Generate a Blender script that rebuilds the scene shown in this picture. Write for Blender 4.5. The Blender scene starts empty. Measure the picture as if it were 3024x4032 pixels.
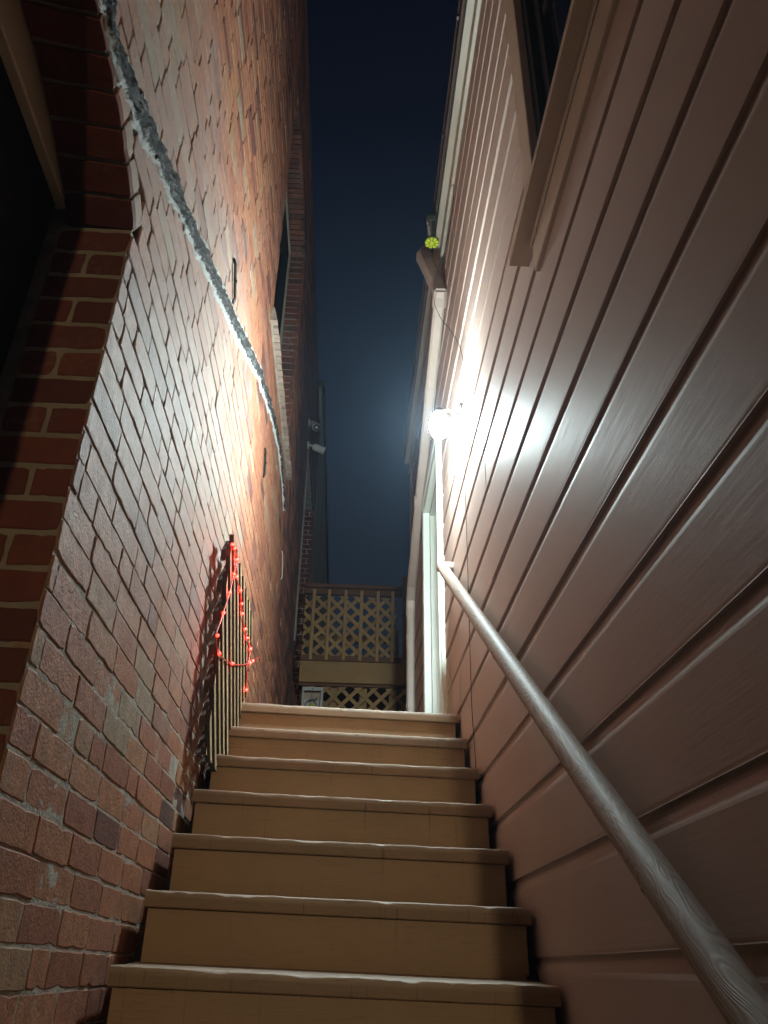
import bpy, math, random
from mathutils import Vector, Matrix, noise
random.seed(7)
S = bpy.context.scene
COL = S.collection

# ------------------------------------------------------------------ camera
cam_d = bpy.data.cameras.new('camera'); cam = bpy.data.objects.new('camera', cam_d); COL.objects.link(cam)
M = Matrix(((0.9985656668701183, -0.039172456346633626, -0.036498323413643105),
            (-0.051081104983193404, -0.4927824245437481, -0.8686519457035028),
            (0.016041498119931937, 0.869270384129447, -0.49407658274149346)))
cam.matrix_world = M.to_4x4()
cam_d.sensor_fit = 'VERTICAL'; cam_d.sensor_height = 36.0; cam_d.lens = 3180 / 4032 * 36
cam_d.clip_start = 0.02; cam_d.clip_end = 800
S.camera = cam
# ------------------------------------------------------------------ night sky, exposure
S.view_settings.view_transform = 'Standard'; S.view_settings.look = 'None'
S.view_settings.exposure = 0.72; S.view_settings.gamma = 1.0
W = bpy.data.worlds.new('World'); S.world = W; W.use_nodes = True
wn, wl = W.node_tree.nodes, W.node_tree.links
bg = wn['Background']
tc = wn.new('ShaderNodeTexCoord'); sx = wn.new('ShaderNodeSeparateXYZ'); rp = wn.new('ShaderNodeValToRGB')
wl.new(tc.outputs['Generated'], sx.inputs[0]); wl.new(sx.outputs['Z'], rp.inputs[0]); wl.new(rp.outputs[0], bg.inputs[0])
cr = rp.color_ramp
cr.elements[0].position = 0.0; cr.elements[0].color = (0.18, 0.125, 0.085, 1)
cr.elements[1].position = 1.0; cr.elements[1].color = (0.0018, 0.0022, 0.0052, 1)
for p, c in ((0.10, (0.135, 0.098, 0.072)), (0.22, (0.045, 0.040, 0.038)), (0.33, (0.0105, 0.0150, 0.0235)), (0.55, (0.0085, 0.0145, 0.0265)),
             (0.72, (0.0052, 0.0098, 0.0195)), (0.83, (0.0030, 0.0042, 0.0100)), (0.93, (0.0021, 0.0027, 0.0066))):
    e = cr.elements.new(p); e.color = (*c, 1)
bg.inputs[1].default_value = 0.56
LAMP_POWER = 730.0          # emission of the lit wall lamp
STREET_POWER = 1450.0         # warm street lamp behind the viewer
LED_POWER = 42.0

XL, XR = -0.565, 0.54       # alley side of the brick wall, of the sidings

# ------------------------------------------------------------------ helpers
def fbm(x, y, z, o=4): return noise.fractal((x, y, z), 1.0, 2.0, o)
class MB:
    def __init__(s): s.v = []; s.f = []; s.m = []; s.t = []; s.w = {}
    def vert(s, p, w=None):
        s.v.append(tuple(p))
        if w is not None: s.w[len(s.v) - 1] = w
        return len(s.v) - 1
    def face(s, idx, m=0, t=0.5): s.f.append(tuple(idx)); s.m.append(m); s.t.append(t)
    def hexa(s, P, m=0, t=0.5):
        b = [s.vert(p) for p in P]
        for q in ((0, 3, 2, 1), (4, 5, 6, 7), (0, 1, 5, 4), (1, 2, 6, 5), (2, 3, 7, 6), (3, 0, 4, 7)):
            s.face([b[i] for i in q], m, t)
    def box(s, x0, x1, y0, y1, z0, z1, m=0, t=0.5, bv=0.0):
        if bv <= 0:
            s.hexa([(x0, y0, z0), (x1, y0, z0), (x1, y1, z0), (x0, y1, z0), (x0, y0, z1), (x1, y0, z1), (x1, y1, z1), (x0, y1, z1)], m, t); return
        b = bv     # chamfered box
        pts = {}
        for i, X in enumerate((x0, x1)):
            for j, Y in enumerate((y0, y1)):
                for k, Z in enumerate((z0, z1)):
                    sx_, sy_, sz_ = (1, -1)[i], (1, -1)[j], (1, -1)[k]
                    pts[i, j, k, 0] = s.vert((X, Y + sy_ * b, Z + sz_ * b))
                    pts[i, j, k, 1] = s.vert((X + sx_ * b, Y, Z + sz_ * b))
                    pts[i, j, k, 2] = s.vert((X + sx_ * b, Y + sy_ * b, Z))
        g = pts
        for i in (0, 1):
            q = [g[i, 0, 0, 0], g[i, 1, 0, 0], g[i, 1, 1, 0], g[i, 0, 1, 0]]; s.face(q if i else q[::-1], m, t)
            q = [g[0, i, 0, 1], g[1, i, 0, 1], g[1, i, 1, 1], g[0, i, 1, 1]]; s.face(q if not i else q[::-1], m, t)
            q = [g[0, 0, i, 2], g[1, 0, i, 2], g[1, 1, i, 2], g[0, 1, i, 2]]; s.face(q if i else q[::-1], m, t)
        for a in (0, 1):
            for c in (0, 1):
                s.face([g[a, c, 0, 0], g[a, c, 1, 0], g[a, c, 1, 1], g[a, c, 0, 1]], m, t)
                s.face([g[a, 0, c, 0], g[a, 1, c, 0], g[a, 1, c, 2], g[a, 0, c, 2]], m, t)
                s.face([g[0, a, c, 1], g[1, a, c, 1], g[1, a, c, 2], g[0, a, c, 2]], m, t)
                for d in (0, 1): s.face([g[a, c, d, 0], g[a, c, d, 1], g[a, c, d, 2]], m, t)
    def tube(s, P, r, n=10, m=0, cap=True, flat=None):
        P = [Vector(p) for p in P]; rings = []
        rr = r if isinstance(r, (list, tuple)) else [r] * len(P)
        T0 = (P[1] - P[0]).normalized()
        up = Vector((0, 0, 1)) if abs(T0.z) < 0.9 else Vector((0, 1, 0))
        U = T0.cross(up).normalized()
        for i, p in enumerate(P):
            a = P[max(i - 1, 0)]; b = P[min(i + 1, len(P) - 1)]
            T = (b - a).normalized()
            U = (U - T * U.dot(T)).normalized(); V = T.cross(U)
            rings.append([s.vert(p + (U * math.cos(2 * math.pi * k / n) + V * math.sin(2 * math.pi * k / n)) * rr[i]) for k in range(n)])
        for a, b in zip(rings, rings[1:]):
            for k in range(n): s.face([a[k], a[(k + 1) % n], b[(k + 1) % n], b[k]], m)
        if cap: s.face(rings[0][::-1], m); s.face(rings[-1], m)
    def rect_tube(s, P, hw, hd, side, m=0):        # rectangular pipe; side = sideways unit vector
        P = [Vector(p) for p in P]; A = Vector(side); rings = []
        for i, p in enumerate(P):
            a = P[max(i - 1, 0)]; b = P[min(i + 1, len(P) - 1)]; T = (b - a).normalized()
            U = (A - T * A.dot(T)).normalized(); V = T.cross(U)
            c = []
            for (u, v) in ((1, .6), (.6, 1), (-.6, 1), (-1, .6), (-1, -.6), (-.6, -1), (.6, -1), (1, -.6)):
                c.append(s.vert(p + U * hw * u + V * hd * v))
            rings.append(c)
        for a, b in zip(rings, rings[1:]):
            for k in range(8): s.face([a[k], a[(k + 1) % 8], b[(k + 1) % 8], b[k]], m)
        s.face(rings[0][::-1], m); s.face(rings[-1], m)
    def lathe(s, c, prof, n=20, m=0, axis=(0, 0, 1)):
        A = Vector(axis).normalized(); U = A.orthogonal().normalized(); V = A.cross(U); rings = []
        for (r, h) in prof:
            rings.append([s.vert(Vector(c) + A * h + (U * math.cos(2 * math.pi * k / n) + V * math.sin(2 * math.pi * k / n)) * max(r, 1e-4)) for k in range(n)])
        for a, b in zip(rings, rings[1:]):
            for k in range(n): s.face([a[k], a[(k + 1) % n], b[(k + 1) % n], b[k]], m)
        s.face(rings[0][::-1], m); s.face(rings[-1], m)
    def build(s, name, mats, parent=None, smooth=False, base=None):
        off = Vector(parent.get('_w', (0, 0, 0))) if parent else Vector(base or (0, 0, 0))
        me = bpy.data.meshes.new(name)
        me.from_pydata([tuple(Vector(p) - off) for p in s.v], [], s.f)
        for mm in (mats if isinstance(mats, (list, tuple)) else [mats]): me.materials.append(mm)
        me.polygons.foreach_set('material_index', s.m)
        at = me.attributes.new('tone', 'FLOAT', 'FACE'); at.data.foreach_set('value', s.t)
        if s.w:
            aw = me.attributes.new('wear', 'FLOAT', 'POINT')
            aw.data.foreach_set('value', [s.w.get(i, 0.0) for i in range(len(s.v))])
        me.polygons.foreach_set('use_smooth', [smooth] * len(me.polygons))
        me.update()
        o = bpy.data.objects.new(name, me); COL.objects.link(o)
        if parent: o.parent = parent
        o['_w'] = tuple(off)
        if not parent: o.location = off
        return o
def thing(name, loc, label, cat, group=None):
    o = bpy.data.objects.new(name, None); COL.objects.link(o); o.location = loc; o.empty_display_size = .05
    o['_w'] = tuple(loc); o['label'] = label; o['category'] = cat
    if group: o['group'] = group
    return o
def tag(o, label, cat, group=None):
    o['label'] = label; o['category'] = cat
    if group: o['group'] = group
def smooth_by_angle(o, deg=40):
    me = o.data
    me.polygons.foreach_set('use_smooth', [True] * len(me.polygons))
    try: me.set_sharp_from_angle(angle=math.radians(deg))
    except Exception: pass

# ------------------------------------------------------------------ materials
class NT:
    def __init__(s, name):
        s.mat = bpy.data.materials.new(name); s.mat.use_nodes = True
        s.n, s.l = s.mat.node_tree.nodes, s.mat.node_tree.links
        s.p = s.n['Principled BSDF']; s.tc = s.n.new('ShaderNodeTexCoord')
    def link(s, a, b): s.l.new(a, b)
    def mapping(s, scale, rot=(0, 0, 0)):
        m = s.n.new('ShaderNodeMapping'); m.inputs['Scale'].default_value = scale; m.inputs['Rotation'].default_value = rot
        s.link(s.tc.outputs['Object'], m.inputs[0]); return m.outputs[0]
    def noise(s, vec, scale, detail=6, rough=.55, dist=0):
        t = s.n.new('ShaderNodeTexNoise'); t.inputs['Scale'].default_value = scale; t.inputs['Detail'].default_value = detail
        t.inputs['Roughness'].default_value = rough; t.inputs['Distortion'].default_value = dist
        s.link(vec, t.inputs['Vector']); return t.outputs['Fac']
    def ramp(s, fac, stops):
        r = s.n.new('ShaderNodeValToRGB'); e = r.color_ramp.elements
        for i, (p, c) in enumerate(stops):
            if i < 2: e[i].position = p; x = e[i]
            else: x = e.new(p)
            x.color = (*c, 1) if len(c) == 3 else c
        s.link(fac, r.inputs[0]); return r.outputs[0]
    def mix(s, fac, a, b, mode='MIX'):
        m = s.n.new('ShaderNodeMix'); m.data_type = 'RGBA'; m.blend_type = mode
        for sock, val in ((m.inputs[0], fac), (m.inputs[6], a), (m.inputs[7], b)):
            if isinstance(val, (int, float)): sock.default_value = val
            elif isinstance(val, tuple): sock.default_value = (*val, 1)
            else: s.link(val, sock)
        return m.outputs[2]
    def math(s, op, a, b=0.0):
        m = s.n.new('ShaderNodeMath'); m.operation = op
        for i, v in enumerate((a, b)):
            if isinstance(v, (int, float)): m.inputs[i].default_value = v
            else: s.link(v, m.inputs[i])
        return m.outputs[0]
    def attr(s, name):
        a = s.n.new('ShaderNodeAttribute'); a.attribute_name = name; return a.outputs['Fac']
    def bump(s, h, strength, dist):
        b = s.n.new('ShaderNodeBump'); b.inputs['Strength'].default_value = strength; b.inputs['Distance'].default_value = dist
        s.link(h, b.inputs['Height']); s.link(b.outputs[0], s.p.inputs['Normal'])
    def base(s, c):
        if isinstance(c, tuple): s.p.inputs['Base Color'].default_value = (*c, 1)
        else: s.link(c, s.p.inputs['Base Color'])
    def rough(s, r):
        if isinstance(r, (int, float)): s.p.inputs['Roughness'].default_value = r
        else: s.link(r, s.p.inputs['Roughness'])

def brick_mat(name, stops, scum=.5, rough=(.42, .75), bump=.6):
    t = NT(name); v = t.mapping((1, 1, 1))
    c = t.ramp(t.attr('tone'), stops)
    n1 = t.noise(v, 22, 6, .65); n2 = t.noise(v, 140, 4, .6); n3 = t.noise(t.mapping((1, 30, 3)), 5, 5, .6)
    c = t.mix(t.ramp(n1, ((.3, (0, 0, 0)), (.7, (1, 1, 1)))), c, t.mix(.55, c, (.11, .045, .035)))
    c = t.mix(t.ramp(n3, ((.58, (0, 0, 0)), (.72, (.7, .7, .7)))), c, t.mix(.5, c, (.12, .06, .055)))
    n4 = t.noise(v, 3.1, 7, .7); n5 = t.noise(v, 60, 5, .7)
    sc = t.math('MULTIPLY', t.ramp(n4, ((.50, (0, 0, 0)), (.68, (1, 1, 1)))), t.ramp(n5, ((.45, (0, 0, 0)), (.62, (1, 1, 1)))))
    c = t.mix(t.math('MULTIPLY', sc, scum), c, (.42, .38, .33))
    if scum > .3:      # patchy limewash remains, with the lamp's sheen painted into the colour
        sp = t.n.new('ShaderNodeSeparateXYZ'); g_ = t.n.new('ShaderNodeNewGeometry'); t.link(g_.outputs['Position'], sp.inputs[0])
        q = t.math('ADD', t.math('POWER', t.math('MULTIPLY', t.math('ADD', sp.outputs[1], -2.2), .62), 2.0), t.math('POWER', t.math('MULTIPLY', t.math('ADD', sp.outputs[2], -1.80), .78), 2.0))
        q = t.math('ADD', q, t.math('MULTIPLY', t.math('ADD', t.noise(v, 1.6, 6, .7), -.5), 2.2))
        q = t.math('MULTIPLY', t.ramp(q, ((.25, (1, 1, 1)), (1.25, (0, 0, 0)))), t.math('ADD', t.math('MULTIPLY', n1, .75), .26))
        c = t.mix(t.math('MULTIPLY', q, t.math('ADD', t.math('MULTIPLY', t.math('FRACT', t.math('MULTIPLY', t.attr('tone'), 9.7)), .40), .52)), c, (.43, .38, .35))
    t.p.inputs['Specular IOR Level'].default_value = .55 if scum > .3 else .4
    t.base(c)
    t.rough(t.math('ADD', t.math('MULTIPLY', n1, rough[1] - rough[0]), rough[0]))
    h = t.math('ADD', t.math('MULTIPLY', n2, .55), t.math('ADD', n1, t.math('MULTIPLY', n3, .5)))
    t.bump(h, bump, .006)
    return t.mat
BRICK_STOPS = ((0.0, (.105, .055, .050)), (.18, (.22, .088, .064)), (.40, (.385, .150, .086)), (.62, (.455, .192, .100)), (.82, (.48, .235, .122)), (.93, (.42, .26, .15)), (1.0, (.38, .30, .205)))
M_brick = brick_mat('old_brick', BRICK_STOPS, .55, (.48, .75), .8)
M_redbrick = brick_mat('smooth_red_brick', ((0, (.100, .026, .020)), (.5, (.165, .042, .027)), (1, (.235, .068, .038))), .22, (.55, .8), .35)
def simple_noise(name, c0, c1, scale, rough=.7, bump=.3, bscale=60, bd=.004, map_=(1, 1, 1), metallic=0.0, detail=6):
    t = NT(name); v = t.mapping(map_)
    t.base(t.ramp(t.noise(v, scale, detail, .6), ((.3, c0), (.7, c1)))); t.rough(rough)
    t.p.inputs['Metallic'].default_value = metallic
    if bump: t.bump(t.noise(v, bscale, 5, .6), bump, bd)
    return t.mat
M_mortar = simple_noise('mortar', (.26, .235, .20), (.50, .465, .40), 14, .9, .8, 120, .006)
M_mortar_new = simple_noise('cream_mortar', (.25, .22, .17), (.36, .31, .24), 14, .9, .5, 120, .003)
M_dark = simple_noise('dark_paint', (.004, .004, .005), (.008, .008, .010), 8, .85, 0)
M_stucco = simple_noise('grey_stucco', (.26, .28, .26), (.40, .41, .38), 2.2, .85, .6, 30, .01, (1, 1, .25))
def siding_mat():
    t = NT('rose_brown_siding_paint'); v = t.mapping((1, 1, 1)); g = t.mapping((8, .7, 9))
    n = t.noise(v, 1.7, 5, .6); gr = t.noise(g, 9, 7, .65, .3); f = t.noise(v, 90, 3, .5)
    c = t.ramp(n, ((.3, (.418, .312, .262)), (.7, (.455, .346, .296))))
    c = t.mix(t.ramp(gr, ((.60, (0, 0, 0)), (.75, (.35, .35, .35)))), c, (.34, .24, .19))
    c = t.mix(t.attr('tone'), c, t.mix(.5, c, (.46, .335, .275)))
    t.base(c); t.rough(t.math('ADD', t.math('MULTIPLY', gr, .20), .50))
    t.p.inputs['Specular IOR Level'].default_value = .22
    t.bump(t.math('ADD', t.math('MULTIPLY', f, .12), gr), .20, .0022)
    return t.mat
M_siding = siding_mat()
def stair_mat(name='tan_stair_paint', c0=(.270, .176, .090), c1=(.365, .244, .132), stain=.34):
    t = NT(name); v = t.mapping((1, 1, 1)); g = t.mapping((1.2, 9, 16))
    n = t.noise(v, 3, 6, .65); gr = t.noise(g, 10, 6, .65, .4); sp = t.noise(v, 46, 4, .7)
    c = t.ramp(n, ((.28, c0), (.72, c1)))
    c = t.mix(t.ramp(gr, ((.56, (0, 0, 0)), (.74, (.55, .55, .55)))), c, (.13, .070, .033))
    # drips and scuffs
    dr = t.noise(t.mapping((26, 1, 1.6)), 2.2, 4, .6)
    c = t.mix(t.ramp(dr, ((.63, (0, 0, 0)), (.72, (stain, stain, stain)))), c, (.07, .040, .024))
    w = t.math('MULTIPLY', t.attr('wear'), t.ramp(t.noise(t.mapping((3, 30, 30)), 4.5, 6, .7), ((.33, (0, 0, 0)), (.43, (1, 1, 1)))))
    c = t.mix(w, c, (.62, .56, .47))
    c = t.mix(t.ramp(sp, ((.68, (0, 0, 0)), (.74, (.5, .5, .5)))), c, (.09, .06, .045))
    t.base(c); t.rough(t.math('ADD', t.math('MULTIPLY', n, .3), .34))
    t.bump(t.math('ADD', gr, t.math('MULTIPLY', sp, .3)), .35, .003)
    return t.mat
M_stair = stair_mat()
M_tread = stair_mat('worn_brown_tread_paint', (.185, .118, .066), (.290, .190, .108), .75)
def rail_mat():
    t = NT('brown_grained_rail_paint')
    # long wandering growth rings raised through the paint (rail runs along its own local Y)
    g = t.mapping((15, 2.0, 15)); ring = t.noise(g, 1.5, 2.0, .5, .4)
    w = t.n.new('ShaderNodeMath'); w.operation = 'SINE'; t.link(t.math('MULTIPLY', ring, 120.0), w.inputs[0])
    fine = t.noise(t.mapping((30, 2.5, 30)), 7, 4, .5)
    h = t.math('ADD', t.math('MULTIPLY', w.outputs[0], .5), t.math('MULTIPLY', fine, .8))
    c = t.ramp(h, ((0.0, (.27, .20, .158)), (.55, (.37, .29, .235))))
    t.base(c); t.rough(.60); t.p.inputs['Specular IOR Level'].default_value = .4
    t.bump(h, .34, .0008)
    return t.mat
M_rail = rail_mat()
def wood_mat(name, c0, c1, axis=2, rough=.75, b=.3):
    t = NT(name); sc = [9, 9, 9]; sc[axis] = .8
    n = t.noise(t.mapping(tuple(sc)), 7, 6, .65, .4); m = t.noise(t.mapping((1, 1, 1)), 2.4, 4, .6)
    c = t.ramp(n, ((.28, c0), (.72, c1)))
    c = t.mix(t.ramp(m, ((.35, (0, 0, 0)), (.7, (.45, .45, .45)))), c, tuple(x * .55 for x in c0))
    c = t.mix(t.attr('tone'), t.mix(.45, c, (.10, .06, .03)), c)
    t.base(c); t.rough(rough); t.bump(n, b, .003); return t.mat
M_fence = wood_mat('weathered_cedar', (.46, .28, .115), (.62, .41, .19), 2)
M_fencerail = wood_mat('redwood_rail', (.16, .075, .045), (.25, .12, .07), 0)
M_fascia = wood_mat('tan_fascia_paint', (.44, .26, .095), (.52, .32, .125), 0, .6, .15)
M_lattice = wood_mat('pale_lattice_wood', (.42, .30, .16), (.58, .43, .25), 1)
M_lathedge = wood_mat('shaded_lath_edge', (.018, .012, .009), (.045, .030, .020), 1)  # shade of the unlit lath edges put into the colour
M_white = simple_noise('white_trim_paint', (.66, .72, .64), (.76, .80, .73), 6, .38, .12, 50, .002)
M_cream = simple_noise('cream_trim_paint', (.44, .39, .31), (.52, .46, .37), 4, .5, .15, 40, .002)
M_tan = simple_noise('tan_window_paint', (.44, .345, .265), (.50, .395, .305), 3, .42, .15, 40, .002)
M_beige = simple_noise('beige_header_paint', (.74, .63, .45), (.80, .69, .50), 3, .5, .15, 40, .002)
M_pipe = simple_noise('taupe_pipe_paint', (.46, .37, .31), (.53, .43, .36), 5, .42, .12, 30, .002)
M_gutter = simple_noise('dark_gutter_paint', (.060, .045, .040), (.10, .075, .065), 9, .5, .2, 30, .002)
M_steel = simple_noise('dark_iron', (.012, .011, .010), (.035, .028, .024), 30, .6, .4, 80, .002, metallic=.4)
M_plastic = simple_noise('white_plastic', (.48, .49, .48), (.56, .57, .55), 12, .35, .05, 60, .001)
M_black = simple_noise('black_rubber', (.010, .010, .011), (.016, .016, .018), 20, .5, .05, 60, .001)
M_grey = simple_noise('grey_wire', (.16, .17, .18), (.24, .25, .26), 20, .4, .05, 60, .001)
M_yellow = simple_noise('yellow_plastic', (.62, .52, .04), (.72, .62, .06), 14, .4, .05, 60, .001)
M_lime = simple_noise('lime_plastic', (.55, .70, .03), (.64, .78, .04), 14, .3, .05, 60, .001)
M_green = simple_noise('green_plastic', (.02, .07, .015), (.035, .11, .02), 14, .3, .05, 60, .001)
M_paper = simple_noise('pale_card', (.50, .54, .56), (.60, .64, .65), 10, .7, .05, 60, .001)
M_concrete = simple_noise('concrete', (.16, .155, .145), (.27, .26, .24), 2.5, .9, .6, 40, .006)
M_asphalt = simple_noise('asphalt', (.035, .035, .036), (.06, .06, .06), 6, .9, .7, 90, .006)
M_sill = simple_noise('pale_brick_sill', (.24, .17, .13), (.42, .34, .27), 9, .75, .7, 40, .008)
def flashing_mat():
    t = NT('weathered_tar'); v = t.mapping((1, 1, 1)); m1 = t.mapping((1, 1, 1), (math.radians(-24), 0, 0)); m2 = t.n.new('ShaderNodeMapping'); m2.inputs['Scale'].default_value = (1, 1.6, 7); t.link(m1, m2.inputs[0])
    n = t.noise(m2.outputs[0], 9, 8, .78, .5); f = t.noise(v, 75, 5, .7); e = t.attr('wear')
    c = t.ramp(n, ((.46, (.007, .007, .008)), (.54, (.040, .042, .042)), (.60, (.22, .24, .24)), (.68, (.50, .53, .53))))
    k = t.math('ADD', t.math('MULTIPLY', f, .8), t.math('ADD', e, -.02))
    c = t.mix(t.ramp(k, ((.47, (0, 0, 0)), (.60, (1, 1, 1)))), c, (.60, .64, .62))
    t.base(c); t.rough(.82); t.bump(t.math('ADD', n, t.math('MULTIPLY', f, .5)), 1.0, .012); return t.mat
M_flash = flashing_mat()
def glass_mat(name, tint, rough=.03, transmission=1.0):
    t = NT(name); t.base(tint); t.rough(rough); t.p.inputs['Transmission Weight'].default_value = transmission; t.p.inputs['IOR'].default_value = 1.25
    return t.mat
M_clear = glass_mat('clear_plastic', (.70, .78, .76), .12, .86)
def pane_mat():
    t = NT('dark_window_glass'); v = t.mapping((1, 1, 1))
    t.base((.010, .013, .020)); t.rough(.06); t.bump(t.noise(v, 2.0, 2, .5), .05, .01); return t.mat
M_pane = pane_mat()
def emit_mat(name, col, strength):
    t = NT(name); t.base((.8, .8, .8)); t.p.inputs['Emission Color'].default_value = (*col, 1); t.p.inputs['Emission Strength'].default_value = strength
    return t.mat
M_lamp = emit_mat('lit_lamp_globe', (.80, .985, 1.0), LAMP_POWER)
M_led = emit_mat('red_led', (1.0, .0035, .0018), LED_POWER)
M_rope = NT('pink_light_rope'); M_rope.base((.55, .060, .050)); M_rope.rough(.35); M_rope = M_rope.mat
M_street = emit_mat('warm_street_lamp_glass', (1.0, .72, .40), STREET_POWER)

hm = bpy.data.materials.new('lamp_glow_mist'); hm.use_nodes = True; M_haze = hm
hm.node_tree.nodes.remove(hm.node_tree.nodes['Principled BSDF'])
pv = hm.node_tree.nodes.new('ShaderNodeVolumePrincipled'); pv.inputs['Color'].default_value = (.58, .76, 1.0, 1); pv.inputs['Density'].default_value = .0034; pv.inputs['Anisotropy'].default_value = .74
hm.node_tree.links.new(pv.outputs[0], hm.node_tree.nodes['Material Output'].inputs['Volume'])
# ------------------------------------------------------------------ ground
g = MB(); g.box(-400, 400, -400, 400, -2.2, -1.47); o = g.build('ground', M_asphalt); o['kind'] = 'structure'
g = MB(); g.box(-40, 40, -1.6, .03, -1.466, -1.455); o = g.build('pavement', M_concrete); o['kind'] = 'structure'

# ------------------------------------------------------------------ bricks
def brick(mb, fn, u0, u1, v0, v1, d, tone, depth=.035, fine=True, jit=.0013, mat=0, chip=.006):
    """one brick seen on its front; fn(u, v, d) -> xyz, d positive out of the wall"""
    n = 3 if fine else 1
    out = []
    for k in range(n * 2): out.append((u0 + (u1 - u0) * k / (n * 2), v0))
    for k in range(n): out.append((u1, v0 + (v1 - v0) * k / n))
    for k in range(n * 2): out.append((u1 - (u1 - u0) * k / (n * 2), v1))
    for k in range(n): out.append((u0, v1 - (v1 - v0) * k / n))
    uc, vc = (u0 + u1) / 2, (v0 + v1) / 2
    tu, tv = random.uniform(-.004, .004), random.uniform(-.007, .007)
    A, B, Cc = [], [], []
    for (u, v) in out:
        corner = (abs(u - u0) < 1e-6 or abs(u - u1) < 1e-6) and (abs(v - v0) < 1e-6 or abs(v - v1) < 1e-6)
        ju, jv = random.uniform(-jit, jit), random.uniform(-jit, jit)
        if corner or random.random() < .12:
            k = random.random() ** 2 * chip; ju += k * (1 if u < uc else -1); jv += k * (1 if v < vc else -1)
        u2, v2 = u + ju, v + jv
        dd = d + (u - uc) * tu + (v - vc) * tv
        A.append(mb.vert(fn(u2, v2, d - depth)))
        B.append(mb.vert(fn(u2, v2, dd - random.uniform(.0012, .0030))))
        bu = .0026
        Cc.append(mb.vert(fn(u2 + (bu if u2 < uc else -bu), v2 + (bu if v2 < vc else -bu), dd)))
    N = len(out)
    for k in range(N):
        q = (k + 1) % N
        mb.face([A[k], A[q], B[q], B[k]], mat, tone); mb.face([B[k], B[q], Cc[q], Cc[k]], mat, tone)
    mb.face(Cc, mat, tone)

ARC_Y, ARC_Z, ARC_R = 0.93, 0.84, 0.85          # door arch near the viewer
DOOR0, DOOR1 = 0.46, 1.40
WIN = (3.86, 5.56, 3.59, 5.92)                  # upper window y0 y1 z0 z1
REC = (7.85, 9.90, 2.60, 5.60)                  # recess far along the wall
def arch(y): return ARC_Z + math.sqrt(max(ARC_R ** 2 - (y - ARC_Y) ** 2, 0.0001))
RING = .112
def in_door(y, z, ex=0.0):
    if not (DOOR0 - ex < y < DOOR1 + ex): 
        return False
    return z < ARC_Z + math.sqrt(max((ARC_R + (RING if ex == 0 else 0)) ** 2 - (y - ARC_Y) ** 2, 0)) if z > 1.40 else True
def win_head(y): return WIN[3] + .16 - ((y - 4.71) ** 2) * .22
def blocked(y0, y1, z):
    """list of intervals to cut from a course"""
    cuts = []
    if z < 1.53: cuts.append((DOOR0, DOOR1 + .003))
    else:
        R2 = (ARC_R + RING + .004) ** 2 - (z - ARC_Z) ** 2
        if R2 > 0:
            h = min(math.sqrt(R2), DOOR1 - ARC_Y + .045); cuts.append((ARC_Y - h, ARC_Y + h))
    if WIN[2] < z < WIN[3] + .16:
        if z < WIN[3]: cuts.append((WIN[0], WIN[1]))
        else:
            h = math.sqrt(max((WIN[3] + .16 - z) / .22, 0)); cuts.append((4.71 - h, 4.71 + h))
    if REC[2] < z < REC[3]: cuts.append((REC[0], REC[1]))
    return cuts
brick_house = thing('brick_building', (XL - 2.5, 4.5, -1.46), 'tall old red brick building along the left side of the alley, with an arched doorway', 'building')
COURSE = .0728
mb = MB(); wallf = lambda u, v, d: (XL + d, u, v)
z = -.70; row = 0
YEND = 9.98
while z < 6.93:
    zz = z + COURSE / 2
    y = -.55 + random.uniform(-.2, 0)
    header_row = row % 6 == 3
    cuts = blocked(0, 0, zz)
    while y < YEND:
        L = .112 if (header_row and random.random() < .35) or random.random() < .09 else random.choice((.228, .232, .235, .222, .24))
        y1 = min(y + L, YEND); segs = [(y, y1)]
        for (a, b) in cuts:
            ns = []
            for (p, q) in segs:
                if q <= a or p >= b: ns.append((p, q))
                else:
                    if p < a: ns.append((p, a))
                    if q > b: ns.append((b, q))
            segs = ns
        for (p, q) in segs:
            if q - p < .025: continue
            t = random.gauss(.56, .15)
            if random.random() < .07: t = random.uniform(.88, 1)
            if random.random() < .05: t = random.uniform(.05, .2)
            t += .25 * noise.noise((p * 1.1, zz * 1.3, 3.1)) - .42 * min(max((p - 5.2) / 1.6, 0), 1) - .34 * min(max((zz - 3.9) / 2.2, 0), 1)  # lower far along and high up: lamp falloff painted into the tone
            near = q < 5.2 and zz < 3.4
            wv = .004 * noise.noise((p * 2.0, zz * 7.0, 9.0))
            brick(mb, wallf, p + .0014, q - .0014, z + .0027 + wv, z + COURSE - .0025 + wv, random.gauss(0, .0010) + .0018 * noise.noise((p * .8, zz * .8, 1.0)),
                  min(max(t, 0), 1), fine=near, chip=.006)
        y = y1 + .0025
    z += COURSE; row += 1
wall_ob = None
# mortar behind the bricks: rough sheet, deeper in the upper, unpointed part
def sheet(y0, y1, z0, z1, st):
    ny, nz = max(int((y1 - y0) / st), 1), max(int((z1 - z0) / st), 1)
    idx = [[None] * (nz + 1) for _ in range(ny + 1)]
    for i in range(ny + 1):
        for j in range(nz + 1):
            y = y0 + (y1 - y0) * i / ny; zz = z0 + (z1 - z0) * j / nz
            k = min(max((zz - .35 - .25 * (y - 1.4)) / .9, 0), 1)
            d = -.0026 - .0026 * k + .0017 * noise.noise((y * 30, zz * 30, 0)) + .0013 * noise.noise((y * 7, zz * 7, 5)) 
            idx[i][j] = mb.vert((XL + d, y, zz))
    for i in range(ny):
        for j in range(nz):
            mb.face([idx[i][j], idx[i + 1][j], idx[i + 1][j + 1], idx[i][j + 1]], 1)
sheet(DOOR1 + .004, 3.8, -.70, 1.50, .014)
sheet(DOOR1 + .05, 3.8, 1.50, 3.5, .02)
sheet(-.7, DOOR1 + .05, 1.80, 3.5, .03)
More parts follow.
